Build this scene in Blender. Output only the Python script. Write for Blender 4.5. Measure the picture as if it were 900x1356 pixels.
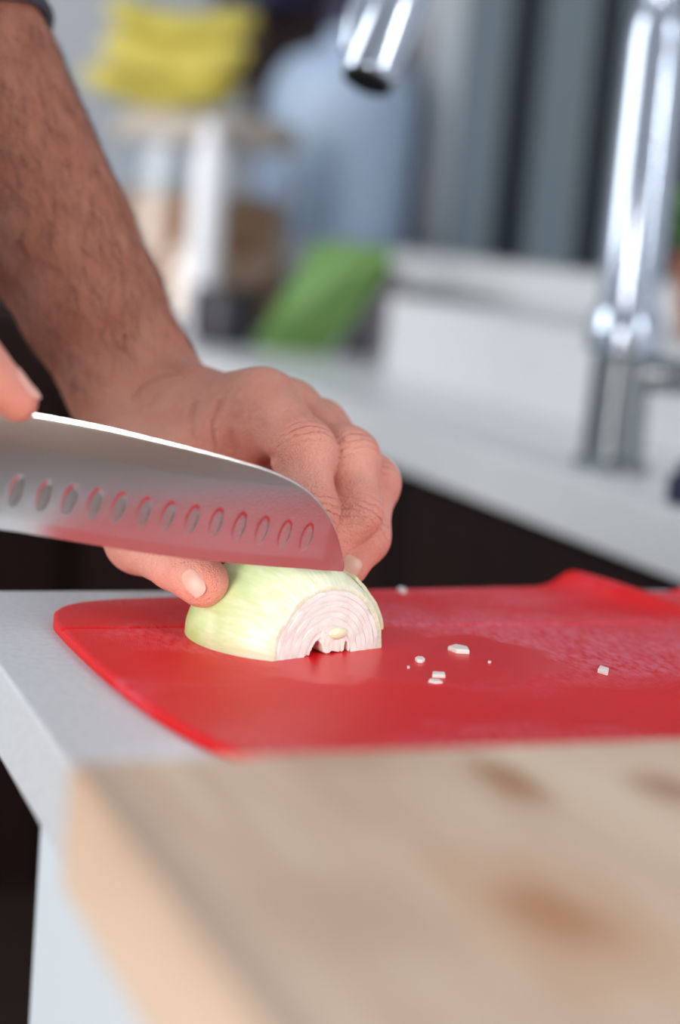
import bpy, bmesh, math, random
import numpy as np
from mathutils import Vector, Matrix

# ------------------------------------------------------------------ scene reset
for o in list(bpy.data.objects): bpy.data.objects.remove(o, do_unlink=True)
SC = bpy.context.scene
COL = SC.collection
random.seed(7); RNG = np.random.default_rng(7)

# ------------------------------------------------------------------ camera
ZC = 0.90                       # height of the worktop above the floor
CAMH = 0.155                    # camera height above the worktop
F = 2260.0                      # focal length in pixels of the 900x1356 frame
PITCH, ROLL, YAW = (math.radians(a) for a in (9.4, 4.9, 22.5))
fw = np.array([math.sin(YAW)*math.cos(PITCH), math.cos(YAW)*math.cos(PITCH), -math.sin(PITCH)])
_rt = np.array([math.cos(YAW), -math.sin(YAW), 0.0]); _up = np.cross(_rt, fw)
rt = math.cos(ROLL)*_rt + math.sin(ROLL)*_up
up = -math.sin(ROLL)*_rt + math.cos(ROLL)*_up
CAM = np.array([0.0, 0.0, ZC + CAMH])
cd = bpy.data.cameras.new('camera'); cam = bpy.data.objects.new('camera', cd); COL.objects.link(cam)
cd.sensor_fit = 'VERTICAL'; cd.sensor_height = 36.0; cd.sensor_width = 24.0; cd.lens = 60.0
cd.clip_start = 0.02; cd.clip_end = 50
cam.matrix_world = Matrix(((rt[0], up[0], -fw[0], CAM[0]), (rt[1], up[1], -fw[1], CAM[1]), (rt[2], up[2], -fw[2], CAM[2]), (0, 0, 0, 1)))
cd.dof.use_dof = True; cd.dof.focus_distance = 0.618; cd.dof.aperture_fstop = 3.6; cd.dof.aperture_blades = 0
SC.camera = cam

# ------------------------------------------------------------------ daylight
W = bpy.data.worlds.new('daylight'); SC.world = W; W.use_nodes = True
bg = W.node_tree.nodes['Background']; bg.inputs['Color'].default_value = (0.86, 0.93, 1.0, 1); bg.inputs['Strength'].default_value = 0.54
def area(name, loc, target, size, size_y, power, colour):
    d = bpy.data.lights.new(name, 'AREA'); d.shape = 'RECTANGLE'; d.size = size; d.size_y = size_y; d.energy = power; d.color = colour
    o = bpy.data.objects.new(name, d); COL.objects.link(o); o.location = loc
    o.rotation_euler = (Vector(target) - Vector(loc)).to_track_quat('-Z', 'Y').to_euler()
    return o
area('window_light_room', (-2.0, -1.10, 0.95), (0.2, 0.45, 0.90), 1.2, 1.5, 92, (1.0, 0.97, 0.94))
area('window_light_side', (1.85, -1.40, 1.95), (0.3, 0.7, 0.95), 1.5, 1.5, 165, (0.95, 0.98, 1.0))
area('far_fill_light', (-1.6, 2.0, 1.9), (0.8, 2.4, 1.05), 1.2, 1.4, 32, (0.95, 0.98, 1.0))  # unseen fill added to brighten the far end of the kitchen
vs = SC.view_settings; vs.view_transform = 'Standard'; vs.look = 'None'; vs.exposure = 0.0; vs.gamma = 1.0; vs.use_curve_mapping = False

# ------------------------------------------------------------------ helpers
def ray(px, py): return fw + (px-450)/F*rt - (py-678)/F*up
def at(px, py, d): return CAM + d*ray(px, py)                    # a point seen at a pixel, d metres deep
def gp(px, py, z=0.0):                                            # a point on a level plane z above the worktop
    r = ray(px, py); t = (ZC + z - CAM[2])/r[2]; return CAM + t*r
def on_plane(px, py, p0, n):
    r = ray(px, py); return CAM + r*(np.dot(p0-CAM, n)/np.dot(r, n))
def on_x(px, py, X):
    r = ray(px, py); return CAM + r*(X/r[0])
def lin(c): c /= 255.0; return c/12.92 if c <= 0.04045 else ((c+0.055)/1.055)**2.4
def rgb(r, g, b): return (lin(r), lin(g), lin(b), 1.0)

def mat(name, col, rough=0.5, metal=0.0, spec=0.5, sss=0.0, sss_r=(1, 0.4, 0.25), sss_scale=0.004, noise=None, bump=None, trans=0.0, coat=0.0, aniso=0.0):
    """col linear rgba; noise=(scale, colour2, detail, stretch xyz, lo, hi); bump=(scale, strength, distance, stretch)"""
    m = bpy.data.materials.new(name); m.use_nodes = True
    nt = m.node_tree; N = nt.nodes; L = nt.links; b = N['Principled BSDF']
    b.inputs['Base Color'].default_value = col; b.inputs['Roughness'].default_value = rough; b.inputs['Metallic'].default_value = metal
    b.inputs['Specular IOR Level'].default_value = spec; b.inputs['Transmission Weight'].default_value = trans
    b.inputs['Coat Weight'].default_value = coat; b.inputs['Anisotropic'].default_value = aniso
    if sss: b.inputs['Subsurface Weight'].default_value = sss; b.inputs['Subsurface Radius'].default_value = sss_r; b.inputs['Subsurface Scale'].default_value = sss_scale
    tc = N.new('ShaderNodeTexCoord')
    def coords(st):
        mp = N.new('ShaderNodeMapping'); mp.inputs['Scale'].default_value = st; L.new(tc.outputs['Object'], mp.inputs['Vector']); return mp.outputs['Vector']
    if noise:
        sc, c2, det, st, lo, hi = noise
        n = N.new('ShaderNodeTexNoise'); n.inputs['Scale'].default_value = sc; n.inputs['Detail'].default_value = det; L.new(coords(st), n.inputs['Vector'])
        mr = N.new('ShaderNodeMapRange'); mr.inputs['From Min'].default_value = lo; mr.inputs['From Max'].default_value = hi; L.new(n.outputs['Fac'], mr.inputs['Value'])
        mx = N.new('ShaderNodeMix'); mx.data_type = 'RGBA'; mx.inputs['A'].default_value = col; mx.inputs['B'].default_value = c2
        L.new(mr.outputs['Result'], mx.inputs['Factor']); L.new(mx.outputs['Result'], b.inputs['Base Color'])
    if bump:
        sc, stg, dist, st = bump
        n = N.new('ShaderNodeTexNoise'); n.inputs['Scale'].default_value = sc; n.inputs['Detail'].default_value = 4; L.new(coords(st), n.inputs['Vector'])
        bp = N.new('ShaderNodeBump'); bp.inputs['Strength'].default_value = stg; bp.inputs['Distance'].default_value = dist
        L.new(n.outputs['Fac'], bp.inputs['Height']); L.new(bp.outputs['Normal'], b.inputs['Normal'])
    return m

def mesh_obj(name, verts, faces, m, parent=None, smooth=True):
    me = bpy.data.meshes.new(name); me.from_pydata([tuple(map(float, v)) for v in verts], [], faces); me.update()
    return finish(name, me, m, parent, smooth)
def finish(name, me, m, parent=None, smooth=True):
    o = bpy.data.objects.new(name, me); COL.objects.link(o)
    if m: me.materials.append(m)
    if smooth: me.polygons.foreach_set('use_smooth', [True]*len(me.polygons))
    if parent: o.parent = parent
    return o
def thing(name, label, cat, loc=(0, 0, 0), group=None):
    o = bpy.data.objects.new(name, None); COL.objects.link(o); o.location = loc; o.empty_display_size = 0.02
    return tag(o, label, cat, group)
def tag(o, label, cat, group=None):
    o['label'] = label; o['category'] = cat
    if group: o['group'] = group
    return o
def part(o, root):                                               # parent, keeping the world place of the mesh
    o.parent = root; o.matrix_parent_inverse = Matrix.Translation(root.location).inverted(); return o
def struct(o, label=None):
    o['kind'] = 'structure'
    if label: o['label'] = label
    return o

def box(name, lo, hi, m, bevel=0.0, seg=2, parent=None):
    bm = bmesh.new(); bmesh.ops.create_cube(bm, size=1.0)
    lo = np.array(lo, float); hi = np.array(hi, float); c = (lo+hi)/2; s = hi-lo
    for v in bm.verts: v.co = Vector((v.co.x*s[0]+c[0], v.co.y*s[1]+c[1], v.co.z*s[2]+c[2]))
    if bevel: bmesh.ops.bevel(bm, geom=list(bm.edges), offset=bevel, segments=seg, affect='EDGES', profile=0.5)
    me = bpy.data.meshes.new(name); bm.to_mesh(me); bm.free()
    o = finish(name, me, m, None, smooth=False)
    if bevel:
        me.polygons.foreach_set('use_smooth', [True]*len(me.polygons)); md = o.modifiers.new('wn', 'WEIGHTED_NORMAL'); md.keep_sharp = True
    if parent: part(o, parent)
    return o
def frame_of(a):
    a = np.array(a, float); a /= np.linalg.norm(a)
    h = np.array([0, 0, 1.0]) if abs(a[2]) < 0.9 else np.array([1.0, 0, 0])
    e1 = np.cross(a, h); e1 /= np.linalg.norm(e1); return a, e1, np.cross(a, e1)
def lathe(name, base, axis, prof, m, n=40, parent=None, smooth=True, closed=True):
    """prof = [(radius, distance along axis)]"""
    a, e1, e2 = frame_of(axis); base = np.array(base, float); vs_ = []; fs = []
    for r, h in prof:
        for k in range(n):
            t = 2*math.pi*k/n; vs_.append(base + a*h + r*(math.cos(t)*e1 + math.sin(t)*e2))
    for i in range(len(prof)-1):
        for k in range(n):
            k2 = (k+1) % n; fs.append((i*n+k, i*n+k2, (i+1)*n+k2, (i+1)*n+k))
    if closed: fs.append(tuple(range(n))[::-1]); fs.append(tuple((len(prof)-1)*n+k for k in range(n)))
    o = mesh_obj(name, vs_, fs, m, None, smooth)
    fix_normals(o)
    if smooth: sharp(o)
    if parent: part(o, parent)
    return o
def fix_normals(o):
    bm = bmesh.new(); bm.from_mesh(o.data); bmesh.ops.recalc_face_normals(bm, faces=list(bm.faces)); bm.to_mesh(o.data); bm.free()
def sharp(o, ang=35):
    me = o.data; bm = bmesh.new(); bm.from_mesh(me)
    for e in bm.edges:
        if len(e.link_faces) == 2 and e.calc_face_angle(0) > math.radians(ang): e.smooth = False
    bm.to_mesh(me); bm.free()
def spline(pts, n):
    P = np.array(pts, float); P = np.vstack([2*P[0]-P[1], P, 2*P[-1]-P[-2]]); out = []
    segs = len(pts)-1
    for i in range(segs):
        p0, p1, p2, p3 = P[i:i+4]
        for t in np.linspace(0, 1, n, endpoint=(i == segs-1)):
            out.append(0.5*((2*p1)+(-p0+p2)*t+(2*p0-5*p1+4*p2-p3)*t*t+(-p0+3*p1-3*p2+p3)*t**3))
    return np.array(out)
def tube(name, pts, radii, m, n=20, parent=None, sq=1.0):
    pts = np.array(pts, float); radii = np.broadcast_to(np.array(radii, float), (len(pts),)); vs_ = []; fs = []
    T = np.gradient(pts, axis=0); T /= np.linalg.norm(T, axis=1)[:, None]
    _, e1, _ = frame_of(T[0])
    for i in range(len(pts)):
        e1 = e1 - np.dot(e1, T[i])*T[i]; e1 /= np.linalg.norm(e1); e2 = np.cross(T[i], e1)
        for k in range(n):
            t = 2*math.pi*k/n; vs_.append(pts[i] + radii[i]*(math.cos(t)*e1 + sq*math.sin(t)*e2))
    for i in range(len(pts)-1):
        for k in range(n): k2 = (k+1) % n; fs.append((i*n+k, i*n+k2, (i+1)*n+k2, (i+1)*n+k))
    fs.append(tuple(range(n))[::-1]); fs.append(tuple((len(pts)-1)*n+k for k in range(n)))
    o = mesh_obj(name, vs_, fs, m); fix_normals(o); sharp(o, 50)
    if parent: part(o, parent)
    return o

# ------------------------------------------------------------------ materials
M = {}
M['stone'] = mat('white_worktop', rgb(208, 212, 216), 0.38, noise=(320, rgb(198, 203, 209), 3, (1, 1, 1), 0.4, 0.65))
M['panel'] = mat('white_panel', rgb(205, 214, 222), 0.5)
M['rear_stone'] = mat('pale_rear_worktop', rgb(226, 226, 227), 0.35, noise=(200, rgb(214, 215, 218), 3, (1, 1, 1), 0.4, 0.7))
M['dark_wood'] = mat('dark_brown_cabinet', rgb(34, 18, 16), 0.6, spec=0.15, noise=(30, rgb(26, 13, 12), 4, (1, 1, 0.15), 0.35, 0.7))
M['wall'] = mat('painted_wall', rgb(186, 190, 196), 0.8, noise=(6, rgb(178, 182, 188), 4, (1, 1, 1), 0.4, 0.7))
M['floor'] = mat('dark_floor', rgb(50, 38, 33), 0.5, noise=(8, rgb(40, 30, 27), 4, (1, 6, 1), 0.4, 0.7))
M['chrome'] = mat('chrome', (0.52, 0.57, 0.66, 1), 0.18, 1.0)
M['dark_steel'] = mat('darker_metal', (0.30, 0.33, 0.34, 1), 0.25, 1.0)  # darker and slightly rougher metal than the chrome
M['dark_rubber'] = mat('dark_rubber', rgb(40, 42, 46), 0.5)
M['frame_grey'] = mat('grey_window_frame', rgb(98, 110, 118), 0.5)
M['glass_dark'] = mat('dark_window_glass', rgb(22, 28, 40), 0.45, spec=0.2)

# ------------------------------------------------------------------ the setting
CX, CYB = 0.112, 0.672          # left edge and back edge of the white worktop
XR = 0.592                      # front edge of the rear worktop
struct(box('floor', (-2.2, -2.0, -0.04), (1.5, 3.2, 0.0), M['floor']), 'dark brown kitchen floor')
struct(box('wall_right', (1.18, -1.0, 0.0), (1.30, 3.2, 2.5), M['wall']), 'pale grey kitchen wall behind the sink run')
struct(box('wall_back', (-2.2, 3.08, 0.0), (1.30, 3.2, 2.5), M['wall']), 'pale grey wall at the far end of the kitchen')

wt = box('worktop', (CX, -0.25, ZC-0.03), (XR+0.0005, CYB, ZC), M['stone'], 0.0015)
tag(wt, 'white worktop carrying the red chopping mat and the wooden board', 'worktop')
pn = box('end_panel', (CX+0.003, -0.24, 0.0), (CX+0.022, 0.497, ZC-0.03), M['panel'], 0.001)
tag(pn, 'white upright end panel under the white worktop', 'panel')
cab = thing('base_cabinet', 'dark brown cabinet set back under the white worktop', 'cabinet', (CX+0.1, 0.55, 0))
box('carcass', (CX+0.06, 0.02, 0.0), (XR-0.02, CYB-0.03, ZC-0.03), M['dark_wood'], 0.001, parent=cab)

rear = box('worktop', (XR, -0.25, ZC-0.042), (1.18, 3.08, ZC), M['rear_stone'], 0.002)
tag(rear, 'pale grey worktop of the sink run with the chrome tap', 'worktop')
rcab = thing('base_cabinet', 'dark brown cabinet run below the pale sink worktop', 'cabinet', (0.9, 1.6, 0))
box('carcass', (XR+0.035, CYB+0.1, 0.0), (1.17, 3.07, ZC-0.042), M['dark_wood'], parent=rcab)
for k in range(4):
    y0 = CYB+0.105 + k*0.57
    d_ = box('door', (XR+0.017, y0, 0.10), (XR+0.0352, y0+0.562, ZC-0.05), M['dark_wood'], 0.002, parent=rcab)
fcab = thing('base_cabinet', 'dark brown cabinet along the far kitchen wall', 'cabinet', (-0.6, 2.8, 0))
box('carcass', (-2.1, 2.50, 0.0), (XR-0.003, 3.07, ZC+0.0), M['dark_wood'], 0.002, parent=fcab)
led = box('window_ledge', (0.757, 0.5, ZC-0.001), (1.18, 1.74, ZC+0.086), M['rear_stone'], 0.004)
struct(led, 'pale stone ledge stepping up behind the sink worktop')
led2 = box('trim_1', (0.93, 0.5, ZC+0.0855), (1.18, 3.08, ZC+0.130), M['rear_stone'], 0.004)
struct(led2, 'pale sill below the grey window')

# grey window with dark panes above the ledge
win = bpy.data.objects.new('window_1', None); COL.objects.link(win); win.location = (1.1, 1.6, ZC+0.13); win['kind'] = 'structure'; win['label'] = 'grey framed window with narrow dark panes'
WX = 1.06
def wy(px, py): return on_x(px, py, WX)[1]
zb, zt = ZC+0.128, ZC+0.95
edges = [(596, 250), (655, 250), (703, 250), (768, 250), (806, 250), (880, 250), (960, 250)]
ys = [wy(*e) for e in edges]
for k in range(len(ys)-1):
    y1, y0 = ys[k], ys[k+1]
    if k % 2 == 0: box('stile', (WX-0.004, y0, zb), (WX+0.05, y1, zt), M['frame_grey'], 0.004, parent=win)
    else: box('pane', (WX+0.0, y0-0.002, zb+0.01), (WX+0.010, y1+0.002, zt-0.01), M['glass_dark'], parent=win)
box('rail', (WX-0.015, ys[-1], zt), (WX+0.05, ys[0], zt+0.08), M['frame_grey'], 0.004, parent=win)

# ------------------------------------------------------------------ signed distance toolkit (bodies are grown as one surface)
def cap(P, a, b, ra, rb):
    a = np.asarray(a, np.float32); b = np.asarray(b, np.float32); ab = b-a
    t = np.clip(((P-a)@ab)/np.dot(ab, ab), 0, 1)
    q = P - a - t[:, None]*ab
    return np.sqrt((q*q).sum(1)) - (ra + (rb-ra)*t)
def ell(P, c, axes, r):                                          # ellipsoid; axes = 3x3 rows
    q = (P-np.asarray(c, np.float32))@np.asarray(axes, np.float32).T/np.asarray(r, np.float32)
    k = np.sqrt((q*q).sum(1))+1e-9; return (k-1)*min(r)
def smin(a, b, k):
    h = np.clip(0.5+0.5*(b-a)/k, 0, 1); return b*(1-h)+a*h - k*h*(1-h)
def chain(P, pts, rad, k=0.003):
    d = None
    for i in range(len(pts)-1):
        c = cap(P, pts[i], pts[i+1], rad[i], rad[i+1]); d = c if d is None else smin(d, c, k)
    return d
def surface(f, lo, hi, h):
    """naive surface nets on a sparse band, then the vertices are drawn onto the zero level"""
    lo = np.array(lo, float); B = 8
    nb = np.ceil((np.array(hi, float)-lo)/(h*B)).astype(int); n = nb*B+1
    g = [np.arange(nb[i]) for i in range(3)]
    bc = np.stack(np.meshgrid(*g, indexing='ij'), -1).reshape(-1, 3)
    cen = (lo + (bc+0.5)*B*h).astype(np.float32); dc = f(cen)
    V = np.repeat(np.repeat(np.repeat(dc.reshape(nb).astype(np.float32), B, 0), B, 1), B, 2)
    V = np.pad(V, ((0, 1), (0, 1), (0, 1)), mode='edge')
    act = bc[np.abs(dc) < B*h*1.35]
    loc = np.stack(np.meshgrid(*[np.arange(B+1)]*3, indexing='ij'), -1).reshape(-1, 3)
    for s in range(0, len(act), 1500):
        idx = (act[s:s+1500, None, :]*B + loc[None]).reshape(-1, 3)
        V[idx[:, 0], idx[:, 1], idx[:, 2]] = f((lo+idx*h).astype(np.float32))
    S = V < 0
    c = np.zeros(np.array(V.shape)-1, np.int8)
    for dx in (0, 1):
        for dy in (0, 1):
            for dz in (0, 1): c += S[dx:dx+n[0]-1, dy:dy+n[1]-1, dz:dz+n[2]-1]
    cells = np.argwhere((c > 0) & (c < 8)); ids = -np.ones(c.shape, np.int32); ids[tuple(cells.T)] = np.arange(len(cells))
    acc = np.zeros((len(cells), 3)); cnt = np.zeros(len(cells))
    cr = [(a, b) for a in range(8) for b in range(a+1, 8) if bin(a ^ b).count('1') == 1]
    off = [np.array([(k >> 2) & 1, (k >> 1) & 1, k & 1]) for k in range(8)]
    vals = [V[tuple((cells+o).T)] for o in off]
    for a, b in cr:
        m_ = (vals[a] < 0) != (vals[b] < 0); t = np.where(m_, vals[a]/np.where(m_, vals[a]-vals[b], 1), 0)
        acc += np.where(m_[:, None], off[a] + t[:, None]*(off[b]-off[a]), 0); cnt += m_
    X = lo + (cells + acc/cnt[:, None])*h
    quads = []
    for ax in range(3):
        o1, o2 = [(1, 2), (2, 0), (0, 1)][ax]
        sl0 = [slice(None)]*3; sl1 = [slice(None)]*3; sl0[ax] = slice(0, -1); sl1[ax] = slice(1, None)
        e = S[tuple(sl0)] != S[tuple(sl1)]; E_ = np.argwhere(e)
        E_ = E_[(E_[:, o1] > 0) & (E_[:, o2] > 0) & (E_[:, o1] < n[o1]-1) & (E_[:, o2] < n[o2]-1)]
        u = np.zeros(3, int); u[o1] = 1; w = np.zeros(3, int); w[o2] = 1
        q = np.stack([ids[tuple((E_-d).T)] for d in (u*0, u, u+w, w)], 1)
        flip = S[tuple(E_.T)]; q[~flip] = q[~flip][:, ::-1]
        quads.append(q)
    Q = np.vstack(quads); Q = Q[(Q >= 0).all(1)]
    for _ in range(2):
        Xf = X.astype(np.float32); e = 0.0004; d0 = f(Xf)
        G = np.stack([f(Xf+np.eye(3, dtype=np.float32)[i]*e)-d0 for i in range(3)], 1)/e
        G /= np.maximum((G*G).sum(1), 0.05)[:, None]; stp = G*d0[:, None]
        ln = np.linalg.norm(stp, axis=1); stp *= np.minimum(1, 0.5*h/np.maximum(ln, 1e-9))[:, None]; X = X-stp
    return X, Q
def grad(f, p, e=0.0005):
    p = np.asarray(p, np.float32); Q = np.vstack([p+np.eye(3)[i]*s*e for i in range(3) for s in (1, -1)]).astype(np.float32); v = f(Q)
    g = np.array([v[0]-v[1], v[2]-v[3], v[4]-v[5]]); return g/np.linalg.norm(g)
def grads(f, X, e=0.0005):
    X = np.asarray(X, np.float32); I = np.eye(3, dtype=np.float32)*e
    g = np.stack([f(X+I[i])-f(X-I[i]) for i in range(3)], 1); return g/np.maximum(np.linalg.norm(g, axis=1), 1e-9)[:, None]
def march(f, px, py, d0=0.5):
    r = ray(px, py); rn = r/np.linalg.norm(r); p = CAM + r*d0
    for _ in range(200):
        d = float(f(p[None].astype(np.float32))[0])
        if d < 0.00005: break
        p = p + rn*d*0.8
        if np.dot(p-CAM, fw) > 1.2: return None
    return p
def carve(f, lines):
    """lines = list of (points, radius, depth): soft skin folds"""
    def g(P):
        d = f(P)
        for pts, r, dep in lines:
            pts = np.asarray(pts, np.float32); lo_, hi_ = pts.min(0)-4*r, pts.max(0)+4*r
            m_ = ((P > lo_) & (P < hi_)).all(1)
            if not m_.any(): continue
            dd = np.min([cap(P[m_], pts[i], pts[i+1], 0, 0) for i in range(len(pts)-1)], axis=0)
            d[m_] += dep*np.exp(-(dd/r)**2)
        return d
    return g

# ------------------------------------------------------------------ the person
PERSON = thing('person', 'person in a dark grey shirt holding an onion and slicing it with a knife', 'person', (-0.22, 0.60, 0))
def skin_material():
    m = bpy.data.materials.new('skin'); m.use_nodes = True; nt = m.node_tree; N = nt.nodes; L = nt.links; b = N['Principled BSDF']
    tc = N.new('ShaderNodeTexCoord')
    n1 = N.new('ShaderNodeTexNoise'); n1.inputs['Scale'].default_value = 55; n1.inputs['Detail'].default_value = 5; L.new(tc.outputs['Object'], n1.inputs['Vector'])
    n2 = N.new('ShaderNodeTexNoise'); n2.inputs['Scale'].default_value = 420; n2.inputs['Detail'].default_value = 3; L.new(tc.outputs['Object'], n2.inputs['Vector'])
    at_ = N.new('ShaderNodeAttribute'); at_.attribute_name = 'tan'
    mx = N.new('ShaderNodeMix'); mx.data_type = 'RGBA'; mx.inputs['A'].default_value = rgb(222, 160, 142); mx.inputs['B'].default_value = rgb(174, 112, 90)
    L.new(at_.outputs['Fac'], mx.inputs['Factor'])
    fa = N.new('ShaderNodeAttribute'); fa.attribute_name = 'flush'
    mf = N.new('ShaderNodeMix'); mf.data_type = 'RGBA'; mf.inputs['B'].default_value = rgb(222, 128, 112); L.new(mx.outputs['Result'], mf.inputs['A'])
    fm = N.new('ShaderNodeMath'); fm.operation = 'MULTIPLY'; fm.inputs[1].default_value = 0.6; L.new(fa.outputs['Fac'], fm.inputs[0]); L.new(fm.outputs[0], mf.inputs['Factor']); mx = mf
    mr = N.new('ShaderNodeMapRange'); mr.inputs['From Min'].default_value = 0.35; mr.inputs['From Max'].default_value = 0.7; mr.inputs['To Max'].default_value = 0.7; L.new(n1.outputs['Fac'], mr.inputs['Value'])
    mx2 = N.new('ShaderNodeMix'); mx2.data_type = 'RGBA'; mx2.blend_type = 'MULTIPLY'; mx2.inputs['B'].default_value = (0.86, 0.68, 0.62, 1)
    L.new(mr.outputs['Result'], mx2.inputs['Factor']); L.new(mx.outputs['Result'], mx2.inputs['A']); L.new(mx2.outputs['Result'], b.inputs['Base Color'])
    b.inputs['Roughness'].default_value = 0.46; b.inputs['Specular IOR Level'].default_value = 0.4
    b.inputs['Subsurface Weight'].default_value = 0.18; b.inputs['Subsurface Radius'].default_value = (1, 0.35, 0.2); b.inputs['Subsurface Scale'].default_value = 0.004
    vo = N.new('ShaderNodeTexVoronoi'); vo.inputs['Scale'].default_value = 900; vo.feature = 'DISTANCE_TO_EDGE'; L.new(tc.outputs['Object'], vo.inputs['Vector'])
    ad = N.new('ShaderNodeMath'); ad.operation = 'ADD'; L.new(n2.outputs['Fac'], ad.inputs[0]); L.new(vo.outputs['Distance'], ad.inputs[1])
    bp = N.new('ShaderNodeBump'); bp.inputs['Strength'].default_value = 0.9; bp.inputs['Distance'].default_value = 0.0007
    L.new(ad.outputs[0], bp.inputs['Height'])
    def mth(op, x, y=None):
        k = N.new('ShaderNodeMath'); k.operation = op
        for i, q in enumerate((x, y)):
            if q is None: continue
            if isinstance(q, (int, float)): k.inputs[i].default_value = q
            else: L.new(q, k.inputs[i])
        return k.outputs[0]
    wa = N.new('ShaderNodeAttribute'); wa.attribute_name = 'wrinkle_along'; wm = N.new('ShaderNodeAttribute'); wm.attribute_name = 'wrinkle_mask'
    n3 = N.new('ShaderNodeTexNoise'); n3.inputs['Scale'].default_value = 160; n3.inputs['Detail'].default_value = 2; L.new(tc.outputs['Object'], n3.inputs['Vector'])
    ph = mth('ADD', mth('MULTIPLY', wa.outputs['Fac'], 2*math.pi/0.0030), mth('MULTIPLY', n3.outputs['Fac'], 5.0))
    wr = mth('MULTIPLY', mth('POWER', mth('ADD', mth('MULTIPLY', mth('SINE', ph), 0.5), 0.5), 5.0), wm.outputs['Fac'])
    b2 = N.new('ShaderNodeBump'); b2.invert = True; b2.inputs['Strength'].default_value = 1.0; b2.inputs['Distance'].default_value = 0.00065
    L.new(wr, b2.inputs['Height']); L.new(bp.outputs['Normal'], b2.inputs['Normal']); L.new(b2.outputs['Normal'], b.inputs['Normal'])
    mw = N.new('ShaderNodeMix'); mw.data_type = 'RGBA'; mw.blend_type = 'MULTIPLY'; mw.inputs['B'].default_value = (0.72, 0.42, 0.38, 1)
    L.new(mth('MULTIPLY', wr, 0.4), mw.inputs['Factor']); L.new(mx2.outputs['Result'], mw.inputs['A']); L.new(mw.outputs['Result'], b.inputs['Base Color'])
    return m
M['skin'] = skin_material()
M['nail'] = mat('fingernail', rgb(214, 160, 144), 0.45, spec=0.6, sss=0.15)
M['shirt'] = mat('grey_shirt', rgb(84, 86, 94), 0.9, noise=(900, rgb(58, 60, 68), 2, (1, 1, 1), 0.4, 0.62), bump=(1200, 0.4, 0.0006, (1, 1, 1)))
M['trousers'] = mat('dark_trousers', rgb(42, 40, 44), 0.9, bump=(700, 0.4, 0.0006, (1, 1, 1)))
M['hair'] = mat('dark_hair', rgb(46, 32, 26), 0.55, noise=(60, rgb(34, 24, 20), 3, (4, 4, 0.5), 0.4, 0.7))
M['shoe'] = mat('black_shoe', rgb(28, 28, 30), 0.5)

# left arm and hand: joints as (pixel x, pixel y, depth)
ah = lambda px, py, d: at(px, py, d*0.9755)
A_ = lambda l: [ah(*p) for p in l]
wrist = ah(188, 528, 0.748); elbow = ah(-140, -80, 0.775)
arm_t = [0, 0.07, 0.2, 0.34, 0.69, 1.0]; arm_r = [0.0262, 0.0280, 0.0310, 0.0340, 0.0405, 0.0430]
arm_p = [wrist + (elbow-wrist)*t for t in arm_t]
fingers_L = {
 'index':  (A_([(348, 533, .692), (401, 597, .664), (408, 674, .653), (398, 736, .655)]), [0.0128, 0.0112, 0.0100, 0.0082]),
 'middle': (A_([(384, 546, .704), (461, 608, .678), (470, 678, .664), (440, 724, .660)]), [0.0122, 0.0110, 0.0095, 0.0080]),
 'ring':   (A_([(422, 568, .719), (491, 640, .692), (482, 712, .674), (462, 750, .662)]), [0.0116, 0.0102, 0.0090, 0.0074]),
 'little': (A_([(445, 600, .738), (482, 655, .722), (470, 715, .706), (452, 748, .694)]), [0.0104, 0.0090, 0.0080, 0.0068])}
thumb_L = (A_([(212, 600, .722), (186, 712, .674), (234, 742, .646), (268, 770, .627)]), [0.0165, 0.0130, 0.0110, 0.0094])
carp = A_([(250, 542, .722), (258, 556, .728), (268, 575, .736), (276, 596, .744)])
def left_base(P):
    arm = chain(P, arm_p, arm_r, 0.004)
    palm = cap(P, wrist, carp[0], 0.0245, 0.0150)
    for c_, (nm, (pts, rad)) in zip(carp, fingers_L.items()):
        palm = smin(palm, cap(P, c_, pts[0], 0.0145, rad[0]*0.98), 0.010)
        palm = smin(palm, cap(P, wrist, c_, 0.0215, 0.0150), 0.010)
    body = smin(arm, palm, 0.010)
    tp, tr = thumb_L
    th = cap(P, tp[0], tp[1], 0.0170, tr[1]); th = smin(th, cap(P, wrist, tp[0], 0.020, 0.0170), 0.012)
    web = cap(P, tp[0]*0.45+tp[1]*0.55, fingers_L['index'][0][0]*0.8+carp[0]*0.2, 0.0095, 0.0075)
    web2 = cap(P, ah(300, 590, .700), ah(345, 575, .688), 0.0125, 0.0100)
    web2 = smin(web2, cap(P, ah(255, 600, .705), ah(305, 600, .700), 0.0150, 0.0115), 0.008)
    body = smin(smin(smin(body, th, 0.010), web, 0.012), web2, 0.010)
    thd = chain(P, tp[1:], tr[1:], 0.003); body = smin(body, thd, 0.006)
    fs = None
    for nm, (pts, rad) in fingers_L.items():
        f_ = chain(P, pts, rad, 0.006)
        f_ = smin(f_, np.linalg.norm(P-np.asarray(pts[1], np.float32), axis=1)-rad[1]*1.01, 0.004)
        fs = f_ if fs is None else smin(fs, f_, 0.0009)
    return smin(body, fs, 0.0055)
def px_line(f, pts):
    out = [march(f, *p) for p in pts]; return [p for p in out if p is not None]
folds = []
def fold(pts, r, dep):
    l = px_line(left_base, pts)
    if len(l) > 1: folds.append((l, r, dep))
fold([(176, 520), (190, 503), (212, 494), (240, 490), (262, 490)], 0.0019, 0.0028)          # wrist crease
fold([(200, 530), (214, 512), (240, 502)], 0.0016, 0.0013)
fold([(254, 578), (253, 556), (258, 535)], 0.0014, 0.0020)                                   # folds at the thumb web
fold([(282, 592), (278, 572), (280, 552), (288, 538)], 0.0013, 0.0026)
fold([(316, 596), (311, 584), (306, 574)], 0.0013, 0.0018)
fold([(362, 606), (355, 606), (350, 612)], 0.0016, 0.0014)
left_sdf = carve(left_base, folds)
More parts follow.
